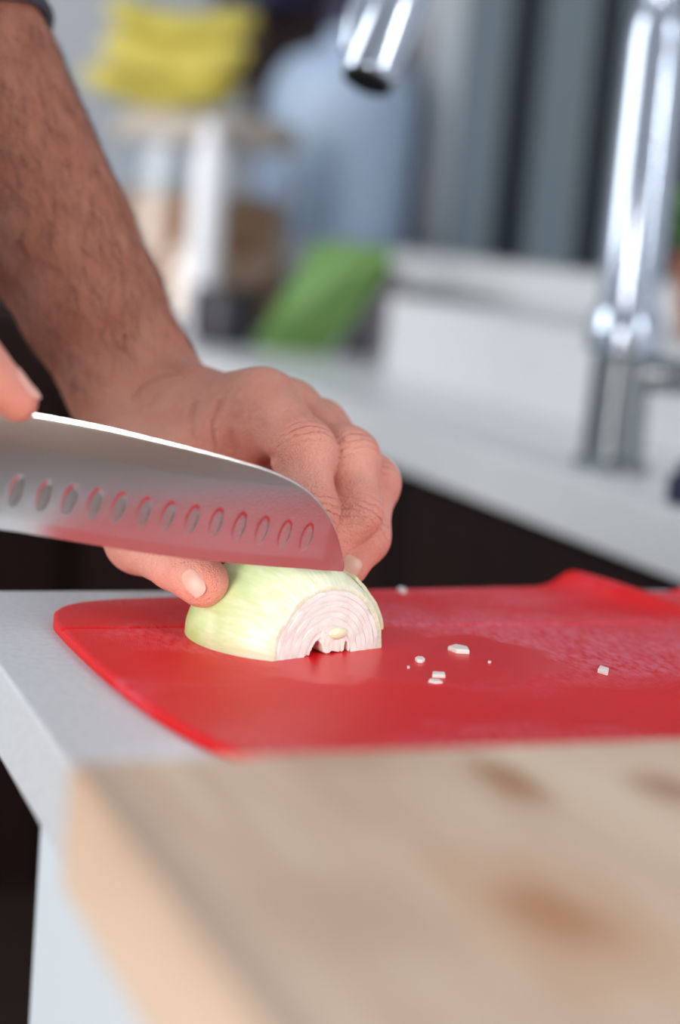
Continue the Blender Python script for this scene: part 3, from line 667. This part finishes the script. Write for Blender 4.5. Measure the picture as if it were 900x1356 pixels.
# ------------------------------------------------------------------ the wooden board in front
def wood_mat():
    m = bpy.data.materials.new('pale_wood'); m.use_nodes = True; nt = m.node_tree; N = nt.nodes; L = nt.links; b = N['Principled BSDF']
    tc = N.new('ShaderNodeTexCoord')
    def noise(sc, det, st, dist=0.0):
        mp = N.new('ShaderNodeMapping'); mp.inputs['Scale'].default_value = st; L.new(tc.outputs['Object'], mp.inputs['Vector'])
        n = N.new('ShaderNodeTexNoise'); n.inputs['Scale'].default_value = sc; n.inputs['Detail'].default_value = det; n.inputs['Distortion'].default_value = dist; L.new(mp.outputs['Vector'], n.inputs['Vector']); return n.outputs['Fac']
    def rng(x, a, b_, c=0.0, d=1.0):
        r = N.new('ShaderNodeMapRange'); r.inputs['From Min'].default_value = a; r.inputs['From Max'].default_value = b_; r.inputs['To Min'].default_value = c; r.inputs['To Max'].default_value = d; L.new(x, r.inputs['Value']); return r.outputs['Result']
    def mix(f, A, B):
        mx = N.new('ShaderNodeMix'); mx.data_type = 'RGBA'; L.new(f, mx.inputs['Factor'])
        for nme, q in (('A', A), ('B', B)):
            if isinstance(q, tuple): mx.inputs[nme].default_value = q
            else: L.new(q, mx.inputs[nme])
        return mx.outputs['Result']
    c = mix(rng(noise(22, 4, (1, 0.25, 1), 0.6), 0.35, 0.68), rgb(226, 202, 178), rgb(206, 176, 152))
    c = mix(rng(noise(60, 5, (2.2, 0.12, 1.5), 1.0), 0.45, 0.7, 0, 0.5), c, rgb(190, 158, 130))
    # grey-brown streak beside the edge, and the knots
    for (px, py, sx, sy, col, amt) in ((238, 1165, 0.0065, 0.20, rgb(178, 156, 138), 0.6), (735, 1212, 0.0105, 0.017, rgb(158, 96, 52), 0.95), (672, 1034, 0.0085, 0.020, rgb(164, 112, 74), 0.8), (885, 1045, 0.010, 0.016, rgb(158, 108, 76), 0.7), (740, 1215, 0.026, 0.045, rgb(200, 150, 110), 0.55), (470, 1215, 0.020, 0.025, rgb(182, 152, 130), 0.5), (470, 1010, 0.018, 0.010, rgb(190, 160, 134), 0.6)):
        p = gp(px, py, 0.031); mp = N.new('ShaderNodeMapping'); mp.vector_type = 'TEXTURE'; mp.inputs['Location'].default_value = tuple(p); mp.inputs['Scale'].default_value = (sx, sy, 1.0); L.new(tc.outputs['Object'], mp.inputs['Vector'])
        g = N.new('ShaderNodeVectorMath'); g.operation = 'LENGTH'; L.new(mp.outputs['Vector'], g.inputs[0])
        ad = N.new('ShaderNodeMath'); ad.operation = 'ADD'; L.new(g.outputs['Value'], ad.inputs[0]); L.new(rng(noise(90, 3, (1, 0.6, 1)), 0, 1, -0.35, 0.35), ad.inputs[1])
        c = mix(rng(ad.outputs[0], 1.15, 0.35, 0, amt), c, col)
    sx_ = N.new('ShaderNodeSeparateXYZ'); L.new(tc.outputs['Object'], sx_.inputs[0])
    L.new(c, b.inputs['Base Color']); b.inputs['Roughness'].default_value = 0.55
    bp = N.new('ShaderNodeBump'); bp.inputs['Strength'].default_value = 0.25; bp.inputs['Distance'].default_value = 0.0006; L.new(noise(200, 4, (2, 0.1, 1)), bp.inputs['Height']); L.new(bp.outputs['Normal'], b.inputs['Normal'])
    return m
M['wood'] = wood_mat()
wb = box('wooden_board', (0.090, -0.12, ZC), (0.50, 0.366, ZC+0.031), M['wood'], 0.0025, 3)
tag(wb, 'thick pale wooden chopping board with brown knots, overhanging the white worktop', 'chopping board')

# ------------------------------------------------------------------ the onion
OC = np.array([0.2205, 0.577, ZC+TH]); on_ = np.array([0.31, -0.95, 0]); on_ /= np.linalg.norm(on_); os_ = np.array([-on_[1], on_[0], 0.0])   # axis to the cut face; sideways (to the right)
ON = thing('onion', 'half peeled white onion, cut face showing its rings, held on the red mat', 'onion', tuple(OC))
def onion_mat(name, c1, c2, c3, rough, bstr=0.15):
    m = bpy.data.materials.new(name); m.use_nodes = True; nt = m.node_tree; N = nt.nodes; L = nt.links; b = N['Principled BSDF']
    tc = N.new('ShaderNodeAttribute'); tc.attribute_name = 'onion'      # (angle, along the axis, layer)
    def noise(sc, det, st):
        mp = N.new('ShaderNodeMapping'); mp.inputs['Scale'].default_value = st; L.new(tc.outputs['Vector'], mp.inputs['Vector'])
        n = N.new('ShaderNodeTexNoise'); n.inputs['Scale'].default_value = sc; n.inputs['Detail'].default_value = det; L.new(mp.outputs['Vector'], n.inputs['Vector']); return n.outputs['Fac']
    def rng(x, a, b_, c=0.0, d=1.0):
        r = N.new('ShaderNodeMapRange'); r.inputs['From Min'].default_value = a; r.inputs['From Max'].default_value = b_; r.inputs['To Min'].default_value = c; r.inputs['To Max'].default_value = d; L.new(x, r.inputs['Value']); return r.outputs['Result']
    sx = N.new('ShaderNodeSeparateXYZ'); L.new(tc.outputs['Vector'], sx.inputs[0])
    veins = noise(22, 4, (1, 6, 1))
    m1 = N.new('ShaderNodeMix'); m1.data_type = 'RGBA'; m1.inputs['A'].default_value = c1; m1.inputs['B'].default_value = c2; L.new(rng(veins, 0.36, 0.70), m1.inputs['Factor'])
    m2 = N.new('ShaderNodeMix'); m2.data_type = 'RGBA'; m2.inputs['B'].default_value = c3; L.new(m1.outputs['Result'], m2.inputs['A'])
    # greener towards the top of the bulb
    g = N.new('ShaderNodeMath'); g.operation = 'MULTIPLY'; L.new(rng(sx.outputs['Y'], 0.024, -0.004), g.inputs[0]); L.new(rng(noise(5, 3, (1, 20, 1)), 0.3, 0.6, 0.4, 1.0), g.inputs[1]); L.new(g.outputs[0], m2.inputs['Factor'])
    L.new(m2.outputs['Result'], b.inputs['Base Color']); b.inputs['Roughness'].default_value = rough
    b.inputs['Subsurface Weight'].default_value = 0.35; b.inputs['Subsurface Radius'].default_value = (1, 0.95, 0.7); b.inputs['Subsurface Scale'].default_value = 0.004
    bp = N.new('ShaderNodeBump'); bp.inputs['Strength'].default_value = bstr; bp.inputs['Distance'].default_value = 0.0006; L.new(veins, bp.inputs['Height']); L.new(bp.outputs['Normal'], b.inputs['Normal'])
    return m
M['onion_skin'] = onion_mat('onion_outside', rgb(224, 228, 186), rgb(243, 243, 222), rgb(190, 213, 136), 0.32)
M['onion_flesh'] = onion_mat('onion_flesh', rgb(244, 242, 228), rgb(250, 248, 238), rgb(247, 245, 232), 0.42, 0.03)
M['onion_core'] = mat('onion_core', rgb(232, 232, 196), 0.35, sss=0.3, sss_r=(1, .95, .7))
R0, TF = 0.0366, 0.0262
def flat(th, t): return 1-(0.155*math.exp(-((th-2.32)/0.46)**2)+0.07*math.exp(-((th-0.85)/0.4)**2))*sst(0.0262, 0.012, t)
def prof(t, k): return k*R0*math.sqrt(max(0.0, 1-(t/R0)**2)) if t > -R0*0.999 else 0.0
def onion_shell(name, ko, ki, t_end, m, th0=0.0, th1=math.pi, off=0.0, t_start=-0.0366, parent=None, wob=0.0, nth=72, nt_=60):
    vs_ = []; at_ = []; fs = []
    ts = t_start + (t_end-t_start)*np.linspace(0, 1, nt_)
    for sgn, k in ((0, ko), (1, ki)):
        for i, t in enumerate(ts):
            for j in range(nth):
                th = th0+(th1-th0)*j/(nth-1)
                e = wob*math.sin(th*7.3+ko*40)*sst(t_end-0.004, t_end, t)
                r = prof(t, k)*flat(th, t) + off + 0.00010*math.sin(th*23+k*17)*k
                tt_ = t + e + (0.00012*math.sin(th*11+k*9) if i == nt_-1 else 0)
                p = OC + on_*tt_ + os_*(-math.cos(th))*r + np.array([0, 0, 1])*math.sin(th)*r
                vs_.append(p); at_.append((th, t, k))
    K = nt_*nth; idx = np.arange(K).reshape(nt_, nth)
    q = np.stack([idx[:-1, :-1], idx[:-1, 1:], idx[1:, 1:], idx[1:, :-1]], -1).reshape(-1, 4)
    fs = q.tolist()+(q[:, ::-1]+K).tolist()
    ring = list(idx[0, :])+list(idx[1:, -1])+list(idx[-1, -2::-1])+list(idx[-2:0:-1, 0])
    for a, b in zip(ring, ring[1:]+ring[:1]): fs.append((int(a), int(a)+K, int(b)+K, int(b)))
    o = mesh_obj(name, vs_, [tuple(map(int, f)) for f in fs], m); fix_normals(o); sharp(o, 45)
    a = o.data.attributes.new('onion', 'FLOAT_VECTOR', 'POINT'); a.data.foreach_set('vector', np.array(at_, np.float32).ravel())
    return part(o, ON)
ks = [1.0, 0.925, 0.85, 0.775, 0.70, 0.62, 0.53, 0.42]
tes = [TF, TF-0.00005, TF+0.00004, TF-0.00006, TF, TF-0.00008, TF]
onion_shell('outer_layer', ks[0], ks[1], tes[0], M['onion_skin'], wob=0.0001)
for i in range(1, 7):
    onion_shell('inner_layer', ks[i], ks[i+1], tes[i], M['onion_flesh'], wob=0.0001)
onion_shell('loose_layer', 1.0, 0.955, 0.0195, M['onion_skin'], th0=math.radians(180-58), th1=math.radians(180-9), off=0.0019, t_start=-0.012)
def torn_core():
    low = np.array([(-.0112, .0003), (-.0083, .0005), (-.0074, .0026), (-.0060, .0050), (-.0042, .0056), (-.0026, .0040), (-.0015, .0008), (.0002, .0002), (.0030, .0011), (.0055, .0002), (.0079, .0005), (.0084, .0038), (.0093, .0042), (.0099, .0004), (.0112, .0002)])
    ss = np.linspace(-.0112, .0112, 68); zl = np.interp(ss, low[:, 0], low[:, 1]); zh = np.sqrt(np.maximum(0, 0.0118**2-ss**2)); rr = random.Random(3)
    zl = np.minimum(np.maximum(0.0001, zl+np.array([rr.uniform(-.0003, .0003) for _ in ss])), zh-0.0002); vs_ = []; fs = []; NW = 8; n = len(ss)
    for t in (TF-0.0003, 0.008):
        for a, b, s_ in zip(zl, zh, ss):
            for j in range(NW):
                w = j/(NW-1); q = a+(b-a)*w; ring = 0.00022*math.sin(math.hypot(s_, q)*2600)
                vs_.append(OC+on_*(t+(ring+rr.uniform(-.00012, .00012)-0.0004*(1-w)**3 if t > 0.01 else 0))+os_*s_+np.array([0, 0, q]))
    K = n*NW
    for i in range(n-1):
        for j in range(NW-1):
            q = (i*NW+j, (i+1)*NW+j, (i+1)*NW+j+1, i*NW+j+1); fs += [q, tuple(K+x for x in q[::-1])]
        for j in (0, NW-1): fs.append((i*NW+j, (i+1)*NW+j, K+(i+1)*NW+j, K+i*NW+j))
    for i in (0, n-1):
        for j in range(NW-1): fs.append((i*NW+j, i*NW+j+1, K+i*NW+j+1, K+i*NW+j))
    o = mesh_obj('inner_layer', vs_, fs, M['onion_flesh']); fix_normals(o); sharp(o, 40)
    at_ = o.data.attributes.new('onion', 'FLOAT_VECTOR', 'POINT'); at_.data.foreach_set('vector', np.array([(v[0]*60, 0.03, v[2]*30) for v in vs_], np.float32).ravel())
    return part(o, ON)
torn_core()
core = ell_core = None
X_, Q2 = surface(lambda P: ell(P, OC+on_*(TF-0.0008)+os_*0.0045+np.array([0, 0, 0.0075]), np.array([os_, on_, [0, 0, 1.0]]), (0.0045, 0.002, 0.0024)), OC+on_*TF+os_*0.0045+np.array([-.008, -.008, 0]), OC+on_*TF+os_*0.0045+np.array([.008, .008, .014]), 0.0006)
part(mesh_obj('core', X_, Q2.tolist(), M['onion_core']), ON)

# diced bits on the mat
M['onion_bit'] = mat('onion_bit', rgb(244, 234, 228), 0.35, sss=0.3, sss_r=(1, .9, .8))
bits = [(608, 859, 30, 13, 4, 'largest pale onion bit lying on the wet patch of the red mat'),
        (556, 872, 15, 10, 3, 'small onion bit on the red mat between the onion and the largest bit'),
        (581, 892, 24, 9, 3, 'flat oblong onion bit on the red mat beside a thinner sliver'),
        (576, 900, 19, 7, 2, 'thin translucent onion sliver on the red mat beside an oblong bit'),
        (799, 887, 18, 12, 4, 'lone square onion bit on the red mat near its curled corner'),
        (532, 781, 13, 9, 4, 'pinkish onion bit at the back edge of the red mat'),
        (541, 881, 4, 4, 1.5, 'tiny onion crumb on the red mat below the small bit'),
        (648, 874, 5, 4, 1.5, 'tiny onion crumb on the red mat at the rim of the wet patch')]
for k, (px, py, wpx, hpx, tmm, lab) in enumerate(bits):
    c = gp(px, py, TH+0.001); sc = np.dot(c-CAM, fw)/F; r = random.Random(k*3+1); n = (5, 6, 4, 5, 4, 6, 5, 5)[k]
    if py < 800: c[1] = min(c[1], 0.655)
    e1 = rt*np.array([1, 1, 0]); e1 /= np.linalg.norm(e1); e2 = np.array([-e1[1], e1[0], 0]); w_, d_ = wpx*sc/2, hpx*sc/2/0.30*0.8; h_ = tmm/1000*0.42; vs_ = []
    rad = [r.uniform(0.80, 1.2) for _ in range(n)]; ph = r.uniform(0, 1)
    z0 = ZC+0.0001+TH+max(0, mat_z(c[0], c[1]))-0.00012
    for zz, s in ((0, 1.0), (h_*0.85, 0.98), (h_, 0.90)):
        for i in range(n):
            t = 2*math.pi*(i+ph)/n; q = abs(math.cos(t))**4+abs(math.sin(t))**4; q = q**-0.25*0.92*rad[i]*s
            p = c + e1*math.cos(t)*q*w_ + e2*math.sin(t)*q*d_; vs_.append((p[0], p[1], z0+zz))
    fs = [tuple(range(n))[::-1], tuple(range(2*n, 3*n))]+[(l*n+i, l*n+(i+1) % n, (l+1)*n+(i+1) % n, (l+1)*n+i) for l in (0, 1) for i in range(n)]
    o = mesh_obj('onion_bit', vs_, fs, M['onion_bit'], smooth=False); fix_normals(o); tag(o, lab, 'onion piece', 'diced onion bits on the red mat')

# ------------------------------------------------------------------ the tap
def tap():
    base = gp(808, 622); base[2] = ZC; T = thing('kitchen_tap', 'tall chrome kitchen tap with pull-out spray head on the pale worktop', 'tap', tuple(base))
    z = np.array([0, 0, 1.0])
    lathe('base', base, z, [(0.0275, 0), (0.0275, 0.006), (0.0225, 0.010), (0.0215, 0.075), (0.0215, 0.082)], M['dark_steel'], 48, T)
    lathe('collar', base, z, [(0.0215, 0.082), (0.0270, 0.086), (0.0275, 0.100), (0.0255, 0.112), (0.0215, 0.118)], M['chrome'], 48, T)
    lathe('column', base, z, [(0.0215, 0.117), (0.0215, 0.30), (0.0205, 0.302), (0.0205, 0.305), (0.0180, 0.318), (0.0145, 0.325)], M['chrome'], 48, T)
    sd = np.array([0.75, -0.66, 0]); sd /= np.linalg.norm(sd)
    lv = lathe('lever', base+z*0.072+sd*0.018, sd, [(0.013, 0), (0.013, 0.030), (0.011, 0.034), (0.0065, 0.036), (0.0058, 0.10), (0.004, 0.102)], M['dark_steel'], 28, T)
    tipp = at(487, 104, 0.985); ax = at(548, -50, 1.0)-tipp; ax /= np.linalg.norm(ax)
    hd_top = tipp+ax*0.105
    top = base+z*0.322
    mid = (top+hd_top)/2+z*0.13
    pts = spline([top, base+z*0.40+(mid-base)*np.array([.12, .12, 0]), mid, hd_top+ax*0.075+z*0.012, hd_top+ax*0.0], 16)
    tube('spout', pts, 0.0135, M['chrome'], 28, T)
    sh_ = lathe('spray_head', tipp, ax, [(0.0150, 0.0), (0.0165, 0.003), (0.0165, 0.060), (0.0150, 0.095), (0.0140, 0.108)], M['chrome'], 40, T)
    nz = lathe('nozzle', tipp-ax*0.004, ax, [(0.0120, 0), (0.0150, 0.0015), (0.0150, 0.0045)], M['dark_rubber'], 36); part(nz, T)
    # trigger on the left of the head
    sl = -rt - np.dot(-rt, ax)*ax; sl /= np.linalg.norm(sl); o_ = np.cross(ax, sl)
    tb = tube('spray_trigger', spline([tipp+ax*0.012+sl*0.0150, tipp+ax*0.035+sl*0.0195, tipp+ax*0.075+sl*0.0200, tipp+ax*0.098+sl*0.0145], 8), 0.0062, M['chrome'], 18, T)
    lathe('button', tipp+ax*0.052+sl*0.024, sl, [(0.005, 0), (0.005, 0.003), (0.003, 0.0045)], M['chrome'], 20, T)
tap()

# ------------------------------------------------------------------ things far along the sink run
M['glass'] = mat('clear_glass', (0.95, 0.97, 1.0, 1), 0.03, trans=1.0)
M['oat'] = mat('brown_biscuits', rgb(190, 132, 84), 0.7, noise=(40, rgb(214, 176, 136), 3, (1, 1, 1), 0.4, 0.6))
M['lid'] = mat('beige_lid', rgb(190, 178, 166), 0.5)
M['banana'] = mat('banana_skin', rgb(214, 196, 92), 0.5, noise=(16, rgb(186, 172, 70), 4, (1, 1, 1), 0.4, 0.7))
M['banana_tip'] = mat('banana_stalk', rgb(92, 72, 34), 0.7)
M['streak_white'] = mat('streak_white', rgb(246, 246, 250), 0.35)
M['blue_plastic'] = mat('pale_blue_plastic', rgb(186, 206, 232), 0.35)
M['navy'] = mat('navy_plastic', rgb(32, 30, 66), 0.4)
M['green'] = mat('green_plastic', rgb(98, 138, 66), 0.55, noise=(9, rgb(112, 150, 84), 3, (1, 1, 1), 0.4, 0.7))
M['grey_pl'] = mat('grey_plastic', rgb(132, 126, 132), 0.5)
M['dark_pot'] = mat('dark_enamel', rgb(44, 40, 48), 0.35)
M['leaf'] = mat('herb_leaf', rgb(92, 140, 62), 0.5, noise=(60, rgb(118, 164, 84), 3, (1, 1, 1), 0.4, 0.7))
M['terracotta'] = mat('terracotta', rgb(170, 110, 84), 0.8)
Z = np.array([0, 0, 1.0])
jb = at(258, 400, 2.50); jb[2] = ZC; jr = 0.135
J = thing('storage_jar', 'large clear glass jar of brown biscuits with a beige lid', 'jar', tuple(jb))
lathe('glass_body', jb, Z, [(jr*0.9, 0), (jr, 0.012), (jr, 0.230), (jr*0.93, 0.250), (jr*0.93, 0.260), (jr*0.90, 0.260), (jr*0.90, 0.249), (jr*0.965, 0.229), (jr*0.965, 0.014), (jr*0.88, 0.008)], M['glass'], 56, J)
lathe('biscuits', jb, Z, [(jr*0.86, 0.010), (jr*0.955, 0.016), (jr*0.955, 0.175), (jr*0.7, 0.188), (jr*0.3, 0.182)], M['oat'], 40, J)
lathe('lid', jb, Z, [(jr*0.96, 0.255), (jr*0.98, 0.261), (jr*0.98, 0.287), (jr*0.90, 0.295), (jr*0.2, 0.298)], M['lid'], 48, J)
BU = thing('banana_bunch', 'bunch of yellow bananas lying on the lid of the glass jar', 'bananas', tuple(jb+Z*0.298))
for k, (dz, dy, ang, rr, side) in enumerate(((0.0200, -0.030, 0.15, 0.020, -0.085), (0.0640, -0.015, -0.1, 0.024, -0.060), (0.0260, 0.038, 0.1, 0.024, -0.050), (0.1130, -0.005, 0.05, 0.025, -0.050))):
    c = jb+Z*(0.298+dz)+np.array([side, dy, 0]); d1 = rt*np.array([1, 1, 0]); d1 /= np.linalg.norm(d1); d1 = np.array([d1[0]*math.cos(ang)-d1[1]*math.sin(ang), d1[0]*math.sin(ang)+d1[1]*math.cos(ang), 0])
    pts = [c+d1*(x*0.105)+Z*(0.028*x*x) for x in np.linspace(-1, 1, 25)]; rad = [rr*(0.30+0.70*min(1, (1-abs(x))*4.0))**1.0 for x in np.linspace(-1, 1, 25)]
    tube('banana', pts, rad, M['banana'], 12, BU)
    hub = jb+Z*0.40+d1*0.085+np.array([-0.05, 0, 0]) if k == 0 else hub
    tube('stalk', spline([pts[-1]-d1*0.002, pts[-1]*0.5+hub*0.5+d1*0.014, hub+d1*0.012], 5), [rr*0.33]*5+[rr*0.28]*5, M['banana_tip'], 10, BU)
wb_ = np.array([0.660, 2.02, ZC]); wb_ = at(272, 300, 2.29); wb_[2] = ZC
WBt = thing('reflection_streak', 'tall slim white shape added for the reflection streak on the glass jar', 'bottle', tuple(wb_))  # bottle shape added in place of the jar's bright reflection
lathe('bottle_body', wb_, Z, [(0.020, 0), (0.0225, 0.004), (0.0225, 0.235), (0.019, 0.248), (0.011, 0.254)], M['streak_white'], 32, WBt)  # part of the shape added for the jar's reflection streak
lathe('cap', wb_, Z, [(0.0115, 0.252), (0.0125, 0.254), (0.0125, 0.276), (0.010, 0.280)], M['streak_white'], 28, WBt)
bb = at(440, 300, 2.78); bb[2] = ZC
BB = thing('water_container', 'big pale blue water container with rounded shoulders beside the glass jar', 'container', tuple(bb))
lathe('container_body', bb, Z, [(0.11, 0), (0.120, 0.01), (0.120, 0.35), (0.114, 0.385), (0.092, 0.418), (0.055, 0.435), (0.034, 0.445), (0.032, 0.470)], M['blue_plastic'], 56, BB)
lathe('cap', bb, Z, [(0.036, 0.466), (0.038, 0.470), (0.038, 0.51), (0.034, 0.515)], M['navy'], 36, BB)
# dark wall cabinet and navy cabinet above
dc = thing('wall_cabinet', 'dark brown wall cabinet beside the grey window', 'cabinet', (0.95, 2.9, ZC+0.3))
p0 = at(538, 195, 2.9); p1 = at(596, 195, 2.9)
box('carcass', (min(p0[0], 1.02), 2.72, p0[2]), (1.18, 3.08, ZC+1.0), M['dark_wood'], 0.003, parent=dc)
q0 = at(330, 6, 2.9)
dn = thing('wall_cabinet', 'dark navy wall cabinet on the far wall above the jars', 'cabinet', (0.7, 2.95, q0[2]))
box('carcass', (q0[0], 2.78, q0[2]), (p0[0]-0.01, 3.08, ZC+1.0), M['navy'], 0.003, parent=dn)
# leaning boards
def leaning(name, quad, th, m, label):
    P = [np.array(p) for p in quad]; n = np.cross(P[1]-P[0], P[3]-P[0]); n /= np.linalg.norm(n)
    bm = bmesh.new(); vsb = [bm.verts.new(p+n*s*th/2) for s in (1, -1) for p in P]
    bm.faces.new(vsb[:4]); bm.faces.new(vsb[4:][::-1])
    for i in range(4): bm.faces.new((vsb[i], vsb[i+4], vsb[(i+1) % 4+4], vsb[(i+1) % 4]))
    bmesh.ops.recalc_face_normals(bm, faces=list(bm.faces))
    vert_e = [e for e in bm.edges if (e.verts[0].index, e.verts[1].index) and abs(e.calc_length()-th) < 1e-6]
    bmesh.ops.bevel(bm, geom=vert_e, offset=0.012, segments=5, affect='EDGES', profile=0.5)
    me = bpy.data.meshes.new(name); bm.to_mesh(me); bm.free(); o = finish(name, me, m, smooth=False); tag(o, label, 'chopping board'); return o
g0 = gp(332, 462); g1 = gp(436, 470)
leaning('chopping_mat', [g0, g1, at(528, 330, 1.95), at(418, 318, 2.12)], 0.006, M['green'], 'green plastic chopping mat leaning behind the pale ledge')
h0 = gp(452, 474); h1 = gp(478, 478)
leaning('chopping_mat', [gp(446, 468), gp(492, 472), at(545, 372, 1.92), at(512, 350, 2.02)], 0.006, M['grey_pl'], 'grey plastic mat leaning beside the green one')
pb = at(298, 400, 2.12); pb[2] = ZC
PT = thing('small_pot', 'small dark pot standing in front of the glass jar', 'pot', tuple(pb))
lathe('pot_body', pb, Z, [(0.030, 0), (0.040, 0.006), (0.043, 0.050), (0.040, 0.072), (0.037, 0.072), (0.039, 0.050), (0.030, 0.012)], M['dark_pot'], 36, PT)
tube('pot_handle', spline([pb+Z*0.055+rt*0.038, pb+Z*0.062+rt*0.062, pb+Z*0.035+rt*0.066, pb+Z*0.022+rt*0.038], 8), 0.0045, M['dark_pot'], 10, PT)
nb_ = gp(905, 668); nb_[2] = ZC
NV_ = thing('washing_up_bottle', 'navy blue bottle at the front of the pale sink worktop', 'bottle', tuple(nb_))
lathe('bottle_body', nb_, Z, [(0.010, 0), (0.012, 0.002), (0.012, 0.016), (0.009, 0.020)], M['navy'], 28, NV_)
lathe('cap', nb_, Z, [(0.006, 0.019), (0.006, 0.027), (0.004, 0.029)], M['navy'], 20, NV_)
# herb on the ledge behind the tap
hb = np.array([0.86, on_x(955, 350, 0.86)[1], ZC+0.086])
HB = thing('potted_herb', 'small potted herb on the ledge behind the tap', 'plant', tuple(hb))
lathe('plant_pot', hb, Z, [(0.030, 0), (0.040, 0.06), (0.043, 0.062), (0.043, 0.072), (0.037, 0.072), (0.034, 0.06)], M['terracotta'], 32, HB)
hr = random.Random(5)
for k in range(16):
    a = hr.uniform(0, 6.28); l = hr.uniform(0.05, 0.10); e = hr.uniform(0.4, 1.1); d1 = np.array([math.cos(a)*math.cos(e), math.sin(a)*math.cos(e), math.sin(e)]); b0_ = hb+Z*0.06
    s_ = np.cross(d1, Z); s_ /= np.linalg.norm(s_); st = b0_+d1*l*0.5; vs_ = []; n_ = np.cross(s_, d1)
    for i, (u, w_) in enumerate(((0, 0.001), (0.25, 0.016), (0.55, 0.021), (0.8, 0.014), (1, 0.001))):
        c = st+d1*u*0.055-Z*0.014*u*u
        vs_ += [c-s_*w_+n_*0.003, c, c+s_*w_+n_*0.003]
    fs = [(i*3+j, i*3+j+1, i*3+j+4, i*3+j+3) for i in range(4) for j in (0, 1)]
    o = mesh_obj('leaf', vs_, fs, M['leaf']); md = o.modifiers.new('solid', 'SOLIDIFY'); md.thickness = 0.0008; part(o, HB)
    tube('stem', [b0_-Z*0.012, b0_+d1*l*0.28, st+d1*0.004], 0.0012, M['leaf'], 6, HB)
